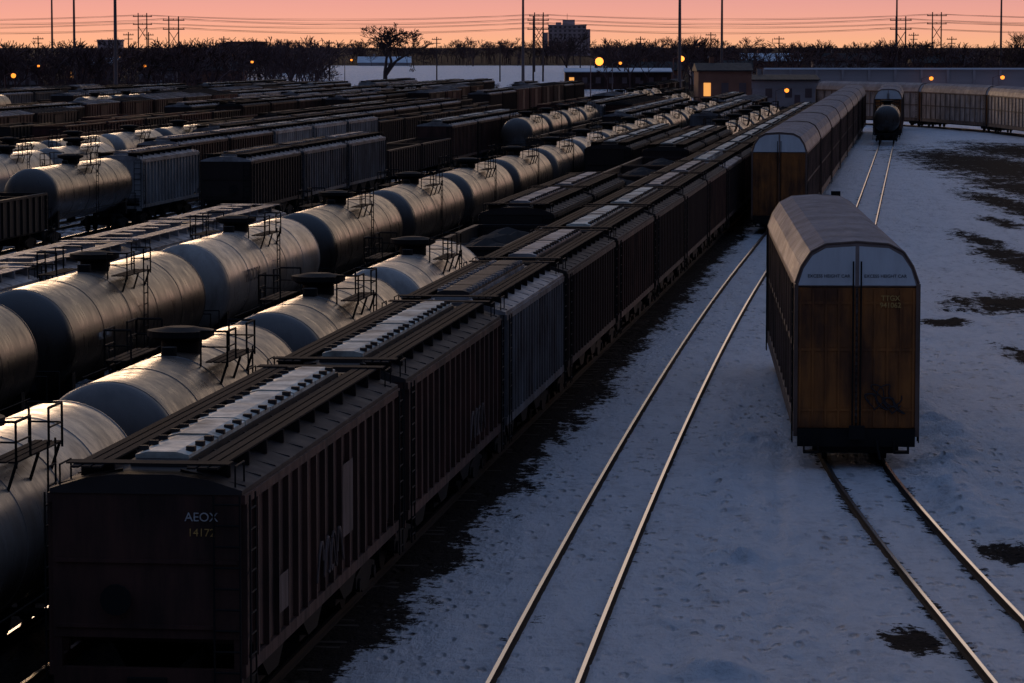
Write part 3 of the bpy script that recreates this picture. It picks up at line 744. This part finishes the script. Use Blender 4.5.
apartment('apartment_block',-150,1900,22,14,12,M['brick'],4,8,False)
def shed(name,x,y,w,d,h,rise,wall,roof,litn=0,rz=0,seed=0):
    b=MB()
    b.box(-w/2,w/2,-d/2,d/2,0,h,0)
    b.prism([(-d/2-0.4,h+0.002),(-d/2-0.4,h+0.2),(0,h+rise),(d/2+0.4,h+0.2),(d/2+0.4,h+0.002)],-w/2-0.3,w/2+0.3,'x',1)
    n=max(3,int(w/3))
    for i in range(n):
        cx=-w/2+(i+0.5)*w/n
        b.box(cx-0.6,cx+0.6,-d/2-0.05,-d/2-0.002,h*0.35,h*0.7,3 if i<litn else 2)
    b.box(w*0.2,w*0.2+1,-d/2-0.07,-d/2-0.002,0.0,min(2.1,h*0.9),2)
    b.box(-w*0.2-0.4,-w*0.2+0.4,0.5,1.3,h+rise*0.5,h+rise+1.0,0)
    return obj(name,b.mesh(name,[wall,roof,M['glass'],M['winlit']]),(x,y,0),rz)
shed('brick_warehouse',36,575,9,14,6.4,1.4,M['brick'],M['roof_dark'],1)
shed('warehouse',47,600,14,16,4.6,1.0,M['conc'],M['roof_dark'],0)
shed('warehouse',26,830,26,12,4.2,1.0,M['hop_brown'],M['snowroof'],1)
for i,(px,y,w,h) in enumerate([(20,880,12,4.5),(95,930,14,5),(160,900,10,4),(215,860,16,4.2),(290,980,14,5),(655,900,14,4),(720,880,16,4.5),(770,1000,18,6),(845,1000,20,6),(940,980,18,5.5),(385,1290,20,4)]):
    shed('house',pxs(px,y),y,w,9,h,2.4,M['brick'] if i%2 else M['conc'],M['snowroof'] if i%3==1 else M['roof_dark'],1 if i%4==1 else 0,seed=i)
b=MB()
b.box(48,260,640,640.4,0,6.2,0)
x=48
while x<260: b.box(x-0.25,x+0.25,639.7,639.998,0,6.45,0); x+=5
b.box(48,260,639.6,640.8,6.202,6.5,1)
obj('concrete_wall',b.mesh('concrete_wall',[M['conc'],M['snowroof']]))

# ------------------------------------------------------------------ poles, lamps, power line
def mast(x,y,h=30):
    b=MB(); b.pipe((0,0,0),(0,0,h),0.36,0,12,True,0.18); b.pipe((0,0,0),(0,0,0.8),0.55,0,12)
    b.pipe((0,0,h-0.4),(0,0,h-0.1),1.3,0,16,False)
    for i in range(8):
        a=i*math.pi/4; b.box(1.6*math.cos(a)-0.3,1.6*math.cos(a)+0.3,1.6*math.sin(a)-0.3,1.6*math.sin(a)+0.3,h-0.7,h-0.3,0)
        b.pipe((0,0,h-0.25),(1.6*math.cos(a),1.6*math.sin(a),h-0.35),0.05,0)
    obj('floodlight_mast',b.mesh('floodlight_mast',[M['pole']]),(x,y,0))
for px,y in [(54,900),(76,760),(117,560),(523,700),(679,600),(721,760),(895,900),(999,880)]: mast(pxs(px,y),y)
def lamp(x,y,h,lit=True,s=0.45,arm=1.8):
    b=MB(); b.pipe((0,0,0),(0,0,h),0.13,0,8,True,0.07)
    b.path([(0,0,h-0.1),(arm*0.5,0,h+0.25),(arm,0,h+0.3)],0.05,0)
    b.prism([(arm-0.4,h+0.2),(arm-0.4,h+0.36),(arm+0.3,h+0.42),(arm+0.5,h+0.2)],-0.2,0.2,'y',0)
    vs=[];fs=[]
    me=bmesh.new(); bmesh.ops.create_uvsphere(me,u_segments=12,v_segments=8,radius=s)
    for v in me.verts: vs.append((v.co.x+arm,v.co.y,v.co.z+h+0.2-s*0.6))
    for f in me.faces: fs.append([v.index for v in f.verts])
    me.free(); b.add(vs,fs,1,True)
    obj('street_lamp',b.mesh('street_lamp',[M['pole'],(M['sodium2'] if s>0.55 else M['sodium']) if lit else M['glass']]),(x,y,0))
def lp(px,py,y,s=0.4,lit=True):
    h=10.87-(py-45)*y/3350; lamp(pxs(px,y)-1.8,y,h,lit,s)
lp(599,60,700,0.85); lp(681,58,720,0.6); lp(15,75,680,0.5); lp(18,93,560,0.25); lp(146,66,720,0.32); lp(786,90,560,0.38)
lp(930,78,637,0.4); lp(1001,77,635,0.4); lp(40,66,700,0.28); lp(253,62,720,0.3); lp(352,60,900,0.3); lp(620,63,760,0.35)
lp(275,48,760,.3,False); lp(738,64,760,.28)
def pylon(x,y,h):
    b=MB()
    for sx in (-1.3,1.3): b.pipe((sx,0,0),(sx,0,h),0.26,0,8,True,0.16)
    for z in (h-1.2,h-3.6): b.box(-2.9,2.9,-0.12,0.12,z,z+0.25,0)
    b.pipe((-1.3,0.2,h-8),(1.3,0.2,h-4.0),0.1,0); b.pipe((1.3,0.2,h-8),(-1.3,0.2,h-4.0),0.1,0)
    for z in (h-1.2,h-3.6):
        for xx in (-2.7,0,2.7): b.pipe((xx,0,z+0.25),(xx,0,z+0.6),0.1,0)
    obj('power_pylon',b.mesh('power_pylon',[M['wood']]),(x,y,0))
def line(pys,h):
    b=MB()
    for (xa,ya),(xc,yc) in zip(pys[:-1],pys[1:]):
        for z in (h-0.6,h-3.0):
            for xx in (-2.7,0,2.7):
                pts=[]
                for k in range(13):
                    t=k/12; pts.append((xa+(xc-xa)*t+xx,ya+(yc-ya)*t+ (xx*0.6),z-(1.3+abs(xx)*0.15)*4*t*(1-t)))
                b.path(pts,0.04,0,3)
    obj('power_line',b.mesh('power_line',[M['wood']]))
PA=[(-360,900),(-188,900),(-90.5,900),(7,900),(104,900),(210,900),(370,900)]
for p in PA: pylon(p[0],p[1],18.5)
line(PA,18.5)
PB=[(-420,1080),(-250,1060),(-112,1020),(8,1000),(125,990),(260,980),(400,980)]
for p in PB: pylon(p[0],p[1],20.5)
line(PB,20.5)
for px,y,h in [(130,820,14),(150,830,14),(437,880,13),(330,800,12),(640,850,13),(778,820,13),(912,850,14),(40,800,13),(225,840,13),(300,850,12),(500,900,12),(710,830,14),(950,860,13),(580,880,11)]:
    b=MB(); b.pipe((0,0,0),(0,0,h),0.2,0,8,True,0.13); b.box(-1.3,1.3,-0.1,0.1,h-0.8,h-0.6,0); b.box(-1.0,1.0,-0.1,0.1,h-1.8,h-1.62,0)
    for xx in (-1.1,-0.5,0.5,1.1): b.pipe((xx,0,h-0.6),(xx,0,h-0.35),0.06,0)
    obj('utility_pole',b.mesh('utility_pole',[M['wood']]),(pxs(px,y),y,0))
b=MB(); b.box(-0.5,0.5,-0.2,0.2,0,0.15,1); b.pipe((0,0,0.1),(0,0,1.5),0.06,0,8); b.box(-0.3,0.3,-0.02,0.02,1.15,1.6,0); b.pipe((0,0,0.7),(0.7,0.1,0.5),0.03,0); b.box(0.5,1.6,-0.05,0.05,0.08,0.14,1)
obj('switch_stand',b.mesh('switch_stand',[M['under'],M['tie']]),(X2(212)-1.9,212,0.05))

# ------------------------------------------------------------------ sky, sun, camera
w=bpy.data.worlds.new('World'); scene.world=w; w.use_nodes=True; nt=w.node_tree; L=nt.links
bg=nt.nodes['Background']
tc=N(nt,'ShaderNodeTexCoord'); nm=N(nt,'ShaderNodeVectorMath',operation='NORMALIZE'); L.new(tc.outputs['Generated'],nm.inputs[0])
sp=N(nt,'ShaderNodeSeparateXYZ'); L.new(nm.outputs[0],sp.inputs[0])
front=ramp(nt,[(0.0,(0.93,0.46,0.26)),(0.004,(0.90,0.42,0.28)),(0.009,(0.82,0.37,0.30)),(0.016,(0.72,0.33,0.31)),(0.05,(0.84,0.50,0.39)),(0.13,(0.95,0.68,0.49)),(0.25,(0.56,0.45,0.37)),(0.42,(0.20,0.23,0.31)),(0.65,(0.12,0.185,0.35)),(1.0,(0.135,0.21,0.40))])
back=ramp(nt,[(0.0,(0.034,0.028,0.034)),(0.2,(0.028,0.033,0.055)),(0.5,(0.05,0.08,0.165)),(1.0,(0.135,0.21,0.40))])
L.new(sp.outputs['Z'],front.inputs[0]); L.new(sp.outputs['Z'],back.inputs[0])
dp=N(nt,'ShaderNodeVectorMath',operation='DOT_PRODUCT'); dp.inputs[1].default_value=(-0.12,0.993,0); L.new(nm.outputs[0],dp.inputs[0])
mrr=N(nt,'ShaderNodeMapRange',interpolation_type='SMOOTHSTEP'); mrr.inputs['From Min'].default_value=-0.05; mrr.inputs['From Max'].default_value=0.93; L.new(dp.outputs['Value'],mrr.inputs['Value'])
mx=N(nt,'ShaderNodeMix',data_type='RGBA'); L.new(mrr.outputs[0],mx.inputs[0]); L.new(back.outputs[0],mx.inputs[6]); L.new(front.outputs[0],mx.inputs[7])
sky=N(nt,'ShaderNodeTexSky',sky_type='NISHITA'); sky.sun_disc=False; sky.sun_elevation=R(1.0); sky.sun_rotation=R(-10)
sc=N(nt,'ShaderNodeVectorMath',operation='SCALE'); sc.inputs['Scale'].default_value=0.004; L.new(sky.outputs[0],sc.inputs[0])
ad=N(nt,'ShaderNodeVectorMath',operation='ADD'); L.new(mx.outputs[2],ad.inputs[0]); L.new(sc.outputs[0],ad.inputs[1])
L.new(ad.outputs[0],bg.inputs['Color']); bg.inputs['Strength'].default_value=1.0
sd=bpy.data.lights.new('sun','SUN'); sd.energy=0.35; sd.angle=R(12); sd.color=(1,0.66,0.40)
so=bpy.data.objects.new('sun',sd); col.objects.link(so)
so.rotation_euler=Vector((-math.sin(R(-10))*math.cos(R(6)),-math.cos(R(10))*math.cos(R(6)),-math.sin(R(6)))).to_track_quat('-Z','Y').to_euler()
cd=bpy.data.cameras.new('camera'); cd.sensor_width=36; cd.lens=3350/1024*36; cd.clip_start=1; cd.clip_end=12000
co=bpy.data.objects.new('camera',cd); col.objects.link(co); co.location=(0,0,10.87)
co.rotation_euler=(R(90-5.06),0,0); scene.camera=co
scene.view_settings.view_transform='Standard'; scene.view_settings.look='None'; scene.view_settings.exposure=0
print('objs',len(bpy.data.objects))
